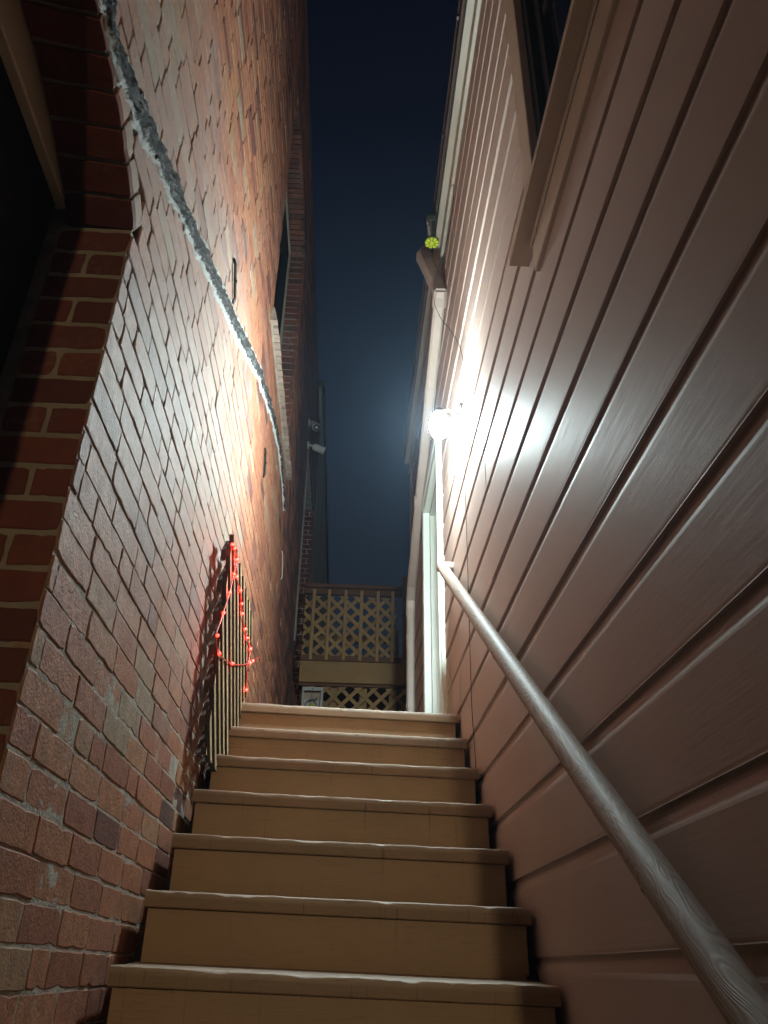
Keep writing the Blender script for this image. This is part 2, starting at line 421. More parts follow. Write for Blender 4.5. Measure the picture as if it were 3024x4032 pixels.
sheet(3.8, YEND, -.70, 2.6, .06); sheet(3.8, REC[0], 2.6, 3.5, .06); sheet(REC[1], YEND, 2.6, 5.6, .06)
sheet(-.7, WIN[0], 3.5, 6.10, .08); sheet(WIN[1], REC[0], 3.5, 5.6, .08); sheet(WIN[1], YEND, 5.6, 6.10, .1); sheet(-.7, YEND, 6.10, 6.93, .1); sheet(WIN[0], WIN[1], 3.5, WIN[2] - .002, .08)
sheet(-.7, DOOR0 - .004, -.7, 1.8, .06)
# core of the wall
for a in ((-.7, DOOR0 - .05, -1.46, 6.9), (DOOR1 + .045, WIN[0] - .03, -1.46, 6.9), (WIN[1] + .03, REC[0] - .03, -1.46, 6.9), (REC[1] + .02, YEND, -1.46, 6.9)):
    mb.box(XL - .33, XL - .034, a[0], a[1], a[2], a[3], 1)
mb.box(XL - .33, XL - .034, DOOR0 - .05, DOOR1 + .045, 1.98, 6.9, 1)
mb.box(XL - .33, XL - .034, WIN[0] - .03, WIN[1] + .03, -1.46, WIN[2] - .06, 1); mb.box(XL - .33, XL - .034, WIN[0] - .03, WIN[1] + .03, WIN[3] + .2, 6.9, 1)
mb.box(XL - .33, XL - .034, REC[0] - .03, REC[1] + .02, -1.46, REC[2], 1); mb.box(XL - .33, XL - .034, REC[0] - .03, REC[1] + .02, REC[3] + .01, 6.9, 1)
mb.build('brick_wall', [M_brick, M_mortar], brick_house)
# coping, rear body and roof of the building
mb = MB(); mb.box(XL - .36, XL + .006, -.7, YEND + .01, 6.935, 7.0); mb.build('coping', M_gutter, brick_house)
mb = MB(); mb.box(XL - 6, XL - .34, -.6, YEND - .02, 2.2, 6.8); mb.box(XL - 6, XL - 1.45, -.6, YEND - .02, -1.46, 2.19); mb.box(XL - 1.44, XL - .34, 1.6, YEND - .02, -1.46, 2.19)
mb.build('rear_block', M_dark, brick_house)
# jamb of the door arch: smooth dark red bricks, faces the viewer
mb = MB(); jf = lambda u, v, d: (XL - .003 - u, DOOR1 - d * 1.0, v)
z = 1.553 - .0755; r = 0
while z > -1.2:
    ta = random.uniform(.2, .9)
    if r % 2 == 0:
        brick(mb, jf, .002, .168, z + .006, z + .0755 - .006, 0, random.uniform(.1, .9), .03, True, .0012, chip=.004)
    else:
        m_ = .084 + random.uniform(-.008, .008)
        brick(mb, jf, .002, m_ - .005, z + .006, z + .0755 - .006, 0, random.uniform(.1, .9), .03, True, .0012, chip=.004)
        brick(mb, jf, m_ + .005, .168, z + .006, z + .0755 - .006, 0, random.uniform(.1, .9), .03, True, .0012, chip=.004)
    z -= .0755; r += 1
mb.box(XL - .172, XL - .0045, DOOR1 + .0035, DOOR1 + .045, -1.46, 1.56, 1)
# near jamb (mirror side of the opening)
mb.box(XL - .172, XL - .004, DOOR0 - .045, DOOR0 - .002, -1.46, 1.56, 0)
mb.build('doorway_jamb', [M_redbrick, M_mortar_new], brick_house)
# arch ring: rowlock bricks, soffit rising a little inwards
mb = MB()
a1 = math.acos((DOOR1 - ARC_Y) / ARC_R); a0 = math.pi - a1
nb = 13
for k in range(nb):
    s0 = a1 + (a0 - a1) * k / nb + .0055; s1 = a1 + (a0 - a1) * (k + 1) / nb - .0055
    def P(s, r, x): return (x, ARC_Y + r * math.cos(s), ARC_Z + r * math.sin(s))
    soff = lambda u, v, d: (XL - u, ARC_Y + (ARC_R + .30 * max(u, 0) + .004 - d) * math.cos(v), ARC_Z + (ARC_R + .30 * max(u, 0) + .004 - d) * math.sin(v))
    brick(mb, soff, -.003, .172, s0, s1, 0, random.uniform(.1, .9), .03, True, .0010, 0, .003)  # soffit side of the ring bricks: shade painted in as darker red
    ringf = lambda u, v, d: (XL + d, ARC_Y + v * math.cos(u), ARC_Z + v * math.sin(u))
    brick(mb, ringf, s0, s1, ARC_R + .026, ARC_R + RING - .003, random.uniform(-.002, .003), random.uniform(.80, 1), .03, True, .0012, 2, .004)
# mortar bed under the ring
NS = 40
rows = []
for k in range(NS + 1):
    s = a1 + (a0 - a1) * k / NS
    rows.append([mb.vert(P(s, ARC_R + .012, XL - .004)), mb.vert(P(s, ARC_R + .012 + .30 * .17, XL - .175)), mb.vert(P(s, ARC_R + RING, XL - .006))])
for a, b in zip(rows, rows[1:]):
    mb.face([a[0], a[1], b[1], b[0]], 1); mb.face([a[0], b[0], b[2], a[2]], 1)
mb.build('door_arch', [M_redbrick, M_mortar_new, M_brick], brick_house)
# door header, frame and dark door
mb = MB(); mb.box(-.805, -.742, .30, 1.415, 1.632, 1.86, 0, .5, .004); mb.build('door_header', M_beige, brick_house)
mb = MB(); mb.box(-.815, -.765, .47, 1.40, -1.45, 1.631, 0, .5, .004)
for (a, b) in ((-.95, .05), (.15, 1.45)):
    mb.box(-.765, -.757, .60, .88, a, b, 0, .5, .003); mb.box(-.765, -.757, .98, 1.27, a, b, 0, .5, .003)
dr = mb.build('door', M_dark, brick_house)
mb = MB(); mb.lathe((-.764, .57, -.35), ((.022, 0), (.012, .008), (.012, .03), (.026, .04), (.028, .055), (.012, .066)), 14, 0, (1, 0, 0)); mb.build('door_knob', M_steel, dr)
# weathered tar line of a vanished roof climbing across the bricks
PL = [(-.5, 1.66), (.3, 1.70), (.95, 1.755), (1.10, 1.755), (1.30, 1.825), (1.5, 1.92), (1.75, 2.03), (2.1, 2.19), (2.5, 2.375), (2.85, 2.535), (3.58, 2.90), (4.3, 3.15), (4.85, 3.275), (5.3, 3.25), (5.6, 3.17)]
HW = [.05, .05, .046, .050, .062, .054, .052, .052, .060, .060, .058, .055, .048, .030, .012]
def pl(t):
    i = min(int(t), len(PL) - 2); f = t - i
    return [PL[i][0] + (PL[i + 1][0] - PL[i][0]) * f, PL[i][1] + (PL[i + 1][1] - PL[i][1]) * f, HW[i] + (HW[i + 1] - HW[i]) * f]
mb = MB(); NU, NV = 420, 16; G = []
for i in range(NU + 1):
    t = (len(PL) - 1) * i / NU * .9999; y, zc, hw = pl(t); y2, z2, _ = pl(min(t + .05, len(PL) - 1.001))
    tx = Vector((0, y2 - y, z2 - zc)).normalized() if (y2 - y) else Vector((0, 1, 0)); nn = Vector((0, -tx.z, tx.y)); R = []
    eu = 1 + .45 * noise.noise((y * 9, 1, 0)) + .35 * noise.noise((y * 31, 7, 0)); el = 1 + .45 * noise.noise((y * 8, 4, 2)) + .35 * noise.noise((y * 29, 3, 9))
    for j in range(NV + 1):
        v = -1 + 2 * j / NV; a = abs(v)
        w = v * hw * (eu if v > 0 else el)
        h = .003 + .014 * max(0, 1 - (a / .72) ** 4) * (.7 + .8 * noise.noise((y * 14, v * 3, 2))) + .010 * noise.noise((y * 26, v * 7, 8)) + .006 * noise.noise((y * 70, v * 14, 3))
        if j in (0, NV): h = -.012
        p = Vector((XL + max(h, -.012), y, zc)) + nn * w
        R.append(mb.vert(p, max(0, (a - .55) / .45)))
    G.append(R)
for a, b in zip(G, G[1:]):
    for j in range(NV): mb.face([a[j], b[j], b[j + 1], a[j + 1]])
o = mb.build('old_roof_line', M_flash, brick_house, smooth=True); o['label'] = 'weathered black and white tar line of an old roof across the bricks'
# upper window in the brick wall
mb = MB(); jw = lambda u, v, d: (XL - .003 - u, WIN[1] - d, v)
z = WIN[2] + .02
while z < WIN[3] + .02:
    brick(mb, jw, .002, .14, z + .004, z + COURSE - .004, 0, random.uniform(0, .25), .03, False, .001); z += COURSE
for k in range(34):     # soffit of the shallow head
    y0 = WIN[0] + .02 + k * .0505; hf = lambda u, v, d: (XL - .003 - u, v, win_head(v) - .003 + .0 - d)
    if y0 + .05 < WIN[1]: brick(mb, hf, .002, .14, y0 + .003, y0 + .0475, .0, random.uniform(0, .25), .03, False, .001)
mb.box(XL - .32, XL - .145, WIN[0], WIN[1], WIN[3] + .07, WIN[3] + .26, 1); mb.box(XL - .30, XL - .036, WIN[1] + .004, WIN[1] + .05, WIN[2], WIN[3] + .2, 1)
mb.box(XL - .30, XL - .036, WIN[0] - .05, WIN[0] - .004, WIN[2], WIN[3] + .2, 1)
mb.build('window_reveal', [M_brick, M_mortar], brick_house)
wf = MB(); fx0, fx1 = XL - .24, XL - .16
wf.box(fx0, fx1, WIN[0] + .002, WIN[0] + .06, WIN[2] + .02, 5.88, 0, .5, .004); wf.box(fx0, fx1, WIN[1] - .095, WIN[1] - .035, WIN[2] + .02, 5.88, 0, .5, .004)
wf.box(fx0, fx1, WIN[0] + .002, WIN[1] - .035, 5.881, 5.97, 0, .5, .004); wf.box(fx0, fx1, WIN[0] + .061, WIN[1] - .096, WIN[2] + .02, WIN[2] + .09, 0, .5, .004)
wf.box(fx0, fx1 - .02, WIN[0] + .061, WIN[1] - .096, 4.34, 4.39, 0, .5, .003)
wfo = wf.build('window', M_dark, brick_house)
mb = MB(); mb.box(XL - .157, XL - .138, WIN[1] - .062, WIN[1] - .034, WIN[2] + .03, 5.92, 0, .5, .003); mb.box(XL - .157, XL - .138, WIN[0] + .02, WIN[1] - .0345, 5.921, 5.96, 0, .5, .003)
mb.build('brickmould', M_cream, wfo)
mb = MB(); mb.box(fx0 + .02, fx0 + .026, WIN[0] + .06, WIN[1] - .06, WIN[2] + .06, 5.90); mb.build('pane', M_pane, wfo)
mb = MB()
y = WIN[0] - .08
while y < WIN[1] + .06:
    sf = lambda u, v, d: (XL + .02 + d - (v - WIN[2]) * .25, u, v)
    brick(mb, sf, y + .004, y + .066, WIN[2] - .105, WIN[2] + .004, random.uniform(-.003, .003), random.uniform(.7, 1), .15, True, .002, 0, .008); y += .070
mb.box(XL - .1, XL + .013, WIN[0] - .08, WIN[1] + .05, WIN[2] - .112, WIN[2] - .02, 1)
mb.build('window_sill', [M_sill, M_mortar], brick_house)
# recessed bay far along the wall
mb = MB(); rf = lambda u, v, d: (XL - .003 - u, REC[1] - d, v)
z = REC[2]; r = 0
while z < REC[3]:
    if r % 2: brick(mb, rf, .002, .125, z + .004, z + COURSE - .004, 0, random.uniform(.2, .7), .03, False, .001)
    else:
        brick(mb, rf, .002, .06, z + .004, z + COURSE - .004, 0, random.uniform(.2, .7), .03, False, .001); brick(mb, rf, .066, .125, z + .004, z + COURSE - .004, 0, random.uniform(.2, .7), .03, False, .001)
    z += COURSE; r += 1
mb.box(XL - .132, XL - .006, REC[1] + .004, REC[1] + .018, REC[2], REC[3], 1); mb.box(XL - .32, XL - .13, REC[0] - .02, REC[1] + .018, REC[2], REC[3], 2)
mb.build('recess', [M_redbrick, M_mortar, M_brick], brick_house)
mb = MB(); mb.box(XL - .01, XL + .016, REC[0] - .045, REC[0] + .012, 2.9, 5.35, 0, .5, .003); mb.build('recess_trim', M_concrete, brick_house)
# grey stucco building beyond
sb = thing('stucco_building', (XL - 3, 15, -1.46), 'grey stucco building wall beyond the far end of the brick wall', 'building')
mb = MB()
mb.box(XL - 6, XL - .012, 10.02, 21, -1.46, 7.9); mb.build('stucco_wall', M_stucco, sb)
mb = MB(); mb.box(XL - 6, XL + .03, 10.01, 21.05, 7.901, 8.0); mb.build('roof_edge', M_gutter, sb)

# ------------------------------------------------------------------ iron straps, cameras on the brick wall
for (ya, za, yb, zb, lab, m) in ((2.525, 2.663, 2.634, 2.510, 'dark iron strap on the bricks above the tar line, nearest of the wall straps', 0),
                               (4.132, 2.765, 4.203, 2.599, 'dark iron strap on the bricks just below the tar line', 0),
                               (5.742, 2.874, 5.899, 2.704, 'iron strap with a pale painted face, farthest along the brick wall', 1)):
    mb = MB(); r = [(XL + .004, ya, za), (XL + .010, ya + .01, za - .02), (XL + .009, (ya + yb) / 2 + .006, (za + zb) / 2), (XL + .010, yb - .01, zb + .02), (XL + .002, yb, zb)]
    mb.rect_tube(r, .015, .005, (0, .8, .6)); mb.lathe((XL + .010, (ya + yb) / 2, (za + zb) / 2), ((.009, 0), (.009, .006), (.004, .009)), 8, 0, (1, 0, 0))
    o = mb.build('iron_strap', M_cream if m else M_steel, None, base=(XL, ya, za)); tag(o, lab, 'strap', 'iron straps on the brick wall')
def camera_thing(y, z, d, lab):
    t = thing('security_camera', (XL, y, z), lab, 'camera', 'security cameras on the brick wall')
    d = Vector(d).normalized(); b = Vector((XL + .035, y, z + .02)); c = b + d * .03
    mb = MB(); mb.lathe((XL - .004, y, z + .02), ((.045, 0), (.045, .012), (.03, .02)), 16, 0, (1, 0, 0)); mb.tube([(XL, y, z + .02), b, c + Vector((0, 0, .0))], .013, 8)
    mb.build('bracket', M_plastic, t)
    mb = MB(); mb.lathe(c, ((.028, 0), (.040, .012), (.042, .02), (.042, .125), (.046, .126), (.046, .15)), 18, 0, d); smooth_by_angle(mb.build('housing', M_plastic, t))
    mb = MB(); mb.lathe(c + d * .145, ((.041, 0), (.041, .008), (.020, .009), (.016, .003)), 18, 0, d); mb.build('lens', M_black, t)
camera_thing(7.62, 5.46, (.35, -.55, -.75), 'white bullet security camera pointing down, upper of the pair on the brick wall')
camera_thing(7.70, 5.20, (.85, .05, -.35), 'white bullet security camera pointing across the alley, lower of the pair on the brick wall')

# ------------------------------------------------------------------ staircase
RISE, RUN, W2 = .181, .265, .525
stairs = thing('staircase', (0, 1.0, -1.46), 'worn tan painted wooden staircase climbing between brick wall and siding', 'staircase')
NX = 90
def tread(k, last=False):
    y0 = 2.176 + RUN * k; z0 = -.010 + RISE * k
    mb = MB(); prof = []   # (dy, dz, wear, noise)
    D = RUN + .012
    prof = [(D, -.044, 0, 0), (.016, -.044, 0, 0), (.003, -.044, 0, .2), (.0, -.041, 0, .3), (0, -.020, .05, .4), (.0, -.0080, .6, .9), (.0020, -.0030, 1, 1.3), (.0080, -.0008, 1, 1.2), (.022, -.0002, .9, .6), (.06, .0002, .7, .2), (.15, .0008, .45, .1), (D, .0012 if k else .008, .25, 0)]
    if last: prof = [(D, -.044, 0, 0)] + prof[1:-1] + [(.20, .006, .4, 0), (.20, -.044, 0, 0)]
    ringp = []
    for i in range(NX + 1):
        u = -1 + 2 * i / NX; x = u * W2; R = []
        mid = max(0, 1 - (u * 1.05) ** 2)
        for (dy, dz, w, nz) in prof:
            a = nz * .0030 * (noise.noise((x * 9, k * 5.3, dz * 40)) + .7 * noise.noise((x * 31, k * 7.7 + 2, dz * 60)))
            wob = -nz * .0018 * mid
            R.append(mb.vert((x, y0 + dy + abs(a) * .7 - wob * .6, z0 + dz - .025 * x + a * .7 + wob), w * (.35 + .65 * mid)))
        ringp.append(R)
    for a, b in zip(ringp, ringp[1:]):
        for j in range(len(prof) - 1): mb.face([a[j], b[j], b[j + 1], a[j + 1]])
        mb.face([a[-1], b[-1], b[0], a[0]])
    mb.face(ringp[0]); mb.face(ringp[-1][::-1])
    o = mb.build('tread', M_tread, stairs, smooth=True); smooth_by_angle(o, 32)
    # riser below
    mb = MB()
    mb.hexa([(-.515, y0 + .016, z0 - RISE + .004 + .0124), (.513, y0 + .016, z0 - RISE + .004 - .0126), (.513, y0 + .040, z0 - RISE + .004 - .0126), (-.515, y0 + .040, z0 - RISE + .004 + .0124),
             (-.515, y0 + .016, z0 - .046 + .0124), (.513, y0 + .016, z0 - .046 - .0126), (.513, y0 + .040, z0 - .046 - .0126), (-.515, y0 + .040, z0 - .046 + .0124)])
    mb.build('riser', M_stair, stairs)
for k in range(-7, 7): tread(k, k == 6)
mb = MB()
for (xa, xb) in ((-.545, -.505), (.506, .532)):
    y0, z0 = 2.176 - 7 * RUN + .09, -.010 - 7 * RISE - .10; y1, z1 = 2.176 + 6 * RUN + .1, -.010 + 6 * RISE - .10
    mb.hexa([(xa, y0, z0 - .20), (xb, y0, z0 - .20), (xb, y1, z1 - .20), (xa, y1, z1 - .20), (xa, y0, z0 - .02), (xb, y0, z0 - .02), (xb, y1, z1 - .02), (xa, y1, z1 - .02)])
mb.build('stringer', M_dark, stairs)
mb = MB()
y = 2.176 + 6 * RUN + .205
while y < 9.1:
    mb.hexa([(-.55, y, 1.036 + .0125), (.535, y, 1.036 - .0125), (.535, y + .134, 1.036 - .0125), (-.55, y + .134, 1.036 + .0125),
             (-.55, y, 1.076 + .0125), (.535, y, 1.076 - .0125), (.535, y + .134, 1.076 - .0125), (-.55, y + .134, 1.076 + .0125)]); y += .14
mb.build('landing', M_stair, stairs)

# ------------------------------------------------------------------ wooden house on the right
house = thing('wooden_house', (XR + 2.5, 3.5, -1.46), 'house with rose brown horizontal board siding along the right side of the alley', 'house')
EXP, Z0 = .2128, .0385
DO = (4.30, 5.40, 3.09)                # door casing outer y0, y1, top
HEND = 6.62
WY1, WZ0 = 1.76, 2.03                  # window outer far edge, sill underside
prof = [(0.0, .0), (.0004, .002), (0, .008), (0, .169), (.0007, .175), (.0021, .181), (.0042, .187), (.0068, .193), (.0094, .199), (.0114, .206), (.0120, .2128 + .012)]
def board(mb, y0, y1, k):
    zb = Z0 + EXP * k; n = max(int((y1 - y0) / .25), 1); xo = random.uniform(-.0012, .0012); t = random.random()
    G = []
    for i in range(n + 1):
        y = y0 + (y1 - y0) * i / n
        sag = .0022 * noise.noise((y * .9, k * 3.7, 0)); bow = .0016 * noise.noise((y * .7, k * 5.1, 4))
        G.append([mb.vert((XR + dx + xo + bow, y, zb + dz + sag)) for (dx, dz) in prof])
    for a, b in zip(G, G[1:]):
        for j in range(len(prof) - 1): mb.face([a[j], a[j + 1], b[j + 1], b[j]], 0, t)
    # underside of the lip
    U = [mb.vert((XR + .022 + xo, y0 + (y1 - y0) * i / n, zb + .002)) for i in range(n + 1)]
    for i in range(n): mb.face([G[i][0], G[i + 1][0], U[i + 1], U[i]], 0, t)
    for Gi in (G[0], G[-1]):
        q = [Gi[j] for j in range(len(prof))]; e = Gi[0]; pv = mb.v[e]
        q += [mb.vert((XR + .03, pv[1], zb + EXP)), mb.vert((XR + .03, pv[1], zb))]; mb.face(q, 0, t)
mb = MB()
for k in range(-8, 21):
    zb, zt = Z0 + EXP * k, Z0 + EXP * (k + 1)
    spans = []
    y0 = -.15
    if zt > WZ0 + .02: y0 = WY1 - .01 if k > 9 else -.15
    if zt <= WZ0 + .05: y0 = -.15
    if zb < DO[2] - .03: spans = [(y0, DO[0] + .004), (DO[1] - .004, HEND)]
    else: spans = [(y0, HEND)]
    for (a, b) in spans:
        y = a
        while y < b - .01:
            L = random.uniform(2.6, 5.0); e = min(y + L, b)
            if b - e < .5: e = b
            board(mb, y, e - (.0009 if e < b else 0), k); y = e
so = mb.build('siding', M_siding, house)
mb = MB()
for a in ((-.15, DO[0] + .1, -1.46, WZ0 + .02), (WY1 - .06, DO[0] + .1, WZ0 + .02, 4.42), (DO[0] + .1, DO[1] - .1, DO[2] - .06, 4.42), (DO[1] - .1, HEND - .01, -1.46, 4.42)):
    mb.box(XR + .031, XR + .14, *a)
mb.box(XR + .8, XR + 5, .0, HEND - .03, -1.46, 4.4); mb.box(XR + .14, XR + .79, -.15, HEND - .02, 3.9, 4.4); mb.box(XR + .141, XR + .79, 5.45, HEND - .02, -1.46, 3.89); mb.box(XR + .141, XR + .79, 1.9, 4.2, -1.46, 3.89)
mb.build('house_body', M_dark, house)
mb = MB(); mb.box(XR - .012, XR + .09, HEND + .001, HEND + .03, .9, 4.35, 0, .5, .003); mb.box(XR - .016, XR - .001, HEND - .085, HEND + .03, .9, 4.349, 0, .5, .003); mb.build('corner_board', M_pipe, house)
# unseen post added by the street end to shadow the riser ends
mb = MB(); mb.box(XR - .112, XR + .03, -.26, -.152, -1.46, 4.35, 0, .5, .004); mb.build('shadow_post', M_pipe, house)
# eave: frieze, soffit, gutter, roof
mb = MB(); mb.box(XR - .024, XR - .002, -.3, HEND + .05, 4.235, 4.352, 0, .5, .003); mb.box(XR - .062, XR + .2, -.3, HEND + .05, 4.353, 4.378); mb.build('soffit', M_cream, house)
mb = MB()
gp = [(XR - .063, 4.385), (XR - .066, 4.345), (XR - .075, 4.338), (XR - .088, 4.345), (XR - .092, 4.42), (XR - .098, 4.425), (XR - .098, 4.435), (XR - .063, 4.435)]
rows = [[mb.vert((x, y, z)) for (x, z) in gp] for y in (-.3, 1.8, 3.7, 5.2, 6.60)]
for a, b in zip(rows, rows[1:]):
    for j in range(len(gp) - 1): mb.face([a[j], b[j], b[j + 1], a[j + 1]])
mb.face(rows[0]); mb.face(rows[-1][::-1])
for y in (1.1, 2.4, 3.1, 5.6): mb.box(XR - .101, XR - .062, y, y + .02, 4.40, 4.437)
mb.build('gutter', M_gutter, house)
mb = MB(); mb.hexa([(XR - .07, -.4, 4.44), (XR + 3, -.4, 5.6), (XR + 3, HEND + .1, 5.6), (XR - .07, HEND + .1, 4.44), (XR - .07, -.4, 4.46), (XR + 3, -.4, 5.62), (XR + 3, HEND + .1, 5.62), (XR - .07, HEND + .1, 4.46)]); mb.build('roof', M_gutter, house)
# downspout: offset elbow under the gutter, a sloping run over the door, then straight down
mb = MB()
mb.rect_tube([(.455, 4.02, 4.42), (.425, 4.00, 4.36), (.405, 3.97, 4.30), (.43, 3.93, 4.18), (.485, 3.87, 3.93), (.497, 3.83, 3.83), (.497, 3.90, 3.77)], .046, .046, (0, 1, .3))
mb.rect_tube([(.497, 3.80, 3.822), (.497, 4.41, 3.572), (.503, 6.20, 2.83), (.505, 6.31, 2.74), (.505, 6.33, 2.60)], .036, .030, (1, 0, 0))
mb.rect_tube([(.505, 6.32, 2.66), (.505, 6.32, 1.06)], .032, .034, (1, 0, 0))
for (y, z) in ((4.45, 3.555), (5.35, 3.183)): mb.rect_tube([(.497, y, z), (.497, y + .07, z - .0288)], .039, .033, (1, 0, 0))
for z in (2.42, 1.85): mb.rect_tube([(.505, 6.32, z), (.505, 6.32, z - .04)], .036, .038, (1, 0, 0))
mb.build('downspout', M_pipe, house)
# door
mb = MB()
zf = 1.085
mb.box(XR - .022, XR + .03, DO[0], DO[0] + .095, zf - .02, DO[2], 0, .5, .004); mb.box(XR - .022, XR + .03, DO[1] - .095, DO[1], zf - .02, DO[2], 0, .5, .004)
mb.box(XR - .026, XR + .03, DO[0] - .012, DO[1] + .012, DO[2] + .001, DO[2] + .09, 0, .5, .004)
mb.box(XR - .019, XR + .03, DO[0] + .0955, DO[1] - .0955, DO[2] - .07, DO[2] - .0005, 0, .5, .004)
mb.box(XR - .027, XR - .0225, DO[0] + .02, DO[0] + .028, zf, DO[2] - .01); mb.box(XR - .027, XR - .0225, DO[0] + .06, DO[0] + .078, zf, DO[2] - .01)
# jambs
mb.box(XR + .031, XR + .15, DO[0] + .07, DO[0] + .11, zf - .02, DO[2] - .07); mb.box(XR + .031, XR + .15, DO[1] - .11, DO[1] - .07, zf - .02, DO[2] - .07)
mb.box(XR + .031, XR + .15, DO[0] + .1105, DO[1] - .1105, DO[2] - .10, DO[2] - .0705)
mb.box(XR + .060, XR + .075, DO[1] - .128, DO[1] - .1102, zf, DO[2] - .1005)
df = mb.build('door_frame', M_white, house)
mb = MB(); mb.box(XR + .095, XR + .14, DO[0] + .115, DO[1] - .115, zf, DO[2] - .105, 0, .5, .003)
for (a, b) in ((1.22, 1.80), (1.95, 2.85)):
    mb.box(XR + .089, XR + .0949, DO[0] + .23, DO[0] + .50, a, b, 0, .5, .004); mb.box(XR + .089, XR + .0949, DO[0] + .60, DO[0] + .87, a, b, 0, .5, .004)
dd = mb.build('door', M_white, house)
mb = MB(); mb.lathe((XR + .0955, DO[0] + .17, 2.03), ((.028, 0), (.026, -.006), (.011, -.010), (.011, -.035), (.026, -.042), (.028, -.058), (.012, -.066)), 14, 0, (1, 0, 0)); mb.build('door_knob', M_steel, dd)
# window near the viewer: sill, apron, casing, sash
wn_ = MB()
wn_.box(XR - .014, XR + .03, -.1, 1.775, 1.880, 2.018, 0, .5, .003); wn_.box(XR - .020, XR - .0145, -.1, 1.775, 1.985, 2.017, 0, .5, .002)
sill = wn_.build('window_apron', M_tan, house)
mb = MB(); mb.hexa([(XR - .064, -.1, 2.020), (XR + .10, -.1, 2.020), (XR + .10, 1.885, 2.020), (XR - .064, 1.885, 2.020), (XR - .064, -.1, 2.050), (XR + .10, -.1, 2.075), (XR + .10, 1.885, 2.075), (XR - .064, 1.885, 2.050)])
mb.box(XR - .060, XR - .050, -.1, 1.88, 2.0165, 2.0198); mb.build('window_sill', M_tan, house)
mb = MB(); mb.box(XR - .026, XR + .003, 1.645, 1.765, 2.078, 3.7, 0, .5, .003); mb.box(XR - .026, XR + .003, -.1, 1.765, 3.701, 3.82, 0, .5, .003)
wfr = mb.build('window_casing', M_tan, house)
mb = MB(); mb.box(XR + .0035, XR + .10, 1.599, 1.75, 2.080, 3.7); mb.box(XR + .030, XR + .085, 1.545, 1.598, 2.080, 3.7, 0, .5, .003); mb.box(XR + .045, XR + .085, -.1, 1.544, 2.080, 2.145, 0, .5, .003); mb.box(XR + .040, XR + .085, -.1, 1.544, 2.86, 2.91, 0, .5, .003); mb.build('window_sash', M_dark, house)
mb = MB(); mb.box(XR + .052, XR + .058, -.1, 1.55, 2.12, 3.7); mb.build('pane', M_pane, wfr)

# ------------------------------------------------------------------ wall lamp
LX, LY, LZ = .422, 3.395, 2.469
lamp = thing('wall_lamp', (XR, LY, LZ), 'lit jar shaped wall lamp glowing white on the siding beside the door', 'lamp')
mb = MB(); mb.lathe((XR + .004, LY, LZ + .075), ((.055, 0), (.055, -.014), (.045, -.024)), 20, 0, (1, 0, 0)); mb.tube([(XR - .02, LY, LZ + .06), (XR - .06, LY, LZ + .09), (LX, LY, LZ + .080)], .009, 10); mb.build('bracket', M_steel, lamp)
mb = MB(); mb.lathe((LX, LY, LZ + .058), ((.030, .0), (.034, .004), (.034, .014), (.024, .028), (.012, .040)), 20, 0); mb.build('cap', M_steel, lamp)
mb = MB(); mb.lathe((LX, LY, LZ), [(.052 * math.cos(a) ** .6 if abs(a) < 1.57 else 0.0, .068 * math.sin(a) - .012) for a in [-1.57 + .224 * i for i in range(15)]], 20, 0)
o = mb.build('globe', M_lamp, lamp, smooth=True)

# ------------------------------------------------------------------ handrail
hr = thing('handrail', (.48, 1.0, 0), 'round brown painted wooden handrail on the siding, its grain showing through the paint', 'handrail')
A = Vector((.480, 3.885, 1.885)); B = Vector((.480, .30, -.565)); ax = (A - B); Lr = ax.length
q = ax.to_track_quat('Y', 'Z')
mb = MB(); n = 60; NR = 28; rings = []
for i in range(n + 1):
    s = Lr * i / n
    rings.append([mb.vert((.0292 * math.cos(2 * math.pi * k / NR), s, .0292 * math.sin(2 * math.pi * k / NR))) for k in range(NR)])
for a, b in zip(rings, rings[1:]):
    for k in range(NR): mb.face([a[k], b[k], b[(k + 1) % NR], a[(k + 1) % NR]])
mb.face(rings[0]); mb.face(rings[-1][::-1])
me_o = mb.build('rail', M_rail, None, smooth=True); smooth_by_angle(me_o, 50)
me_o.parent = hr; me_o.matrix_parent_inverse = Matrix.Identity(4); me_o.location = B - Vector(hr['_w']); me_o.rotation_mode = 'QUATERNION'; me_o.rotation_quaternion = q
mb = MB(); mb.lathe(A + Vector((-.001, .002, .001)), ((.012, -.028), (.026, -.024), (.0295, -.012), (.0292, .03), (.0292, .062)), 24, 0, (1, 0, 0)); smooth_by_angle(mb.build('rail_return', M_rail, hr), 50)
for t in (.30, .62, .94):
    p = B + ax * t
    mb = MB(); mb.tube([(XR - .002, p.y, p.z - .075), (XR - .045, p.y, p.z - .070), (p.x, p.y, p.z - .050), (p.x, p.y, p.z - .024)], .0075, 10); mb.lathe((XR + .001, p.y, p.z - .075), ((.030, 0), (.028, -.006), (.012, -.010)), 14, 0, (1, 0, 0)); mb.build('bracket', M_steel, hr)

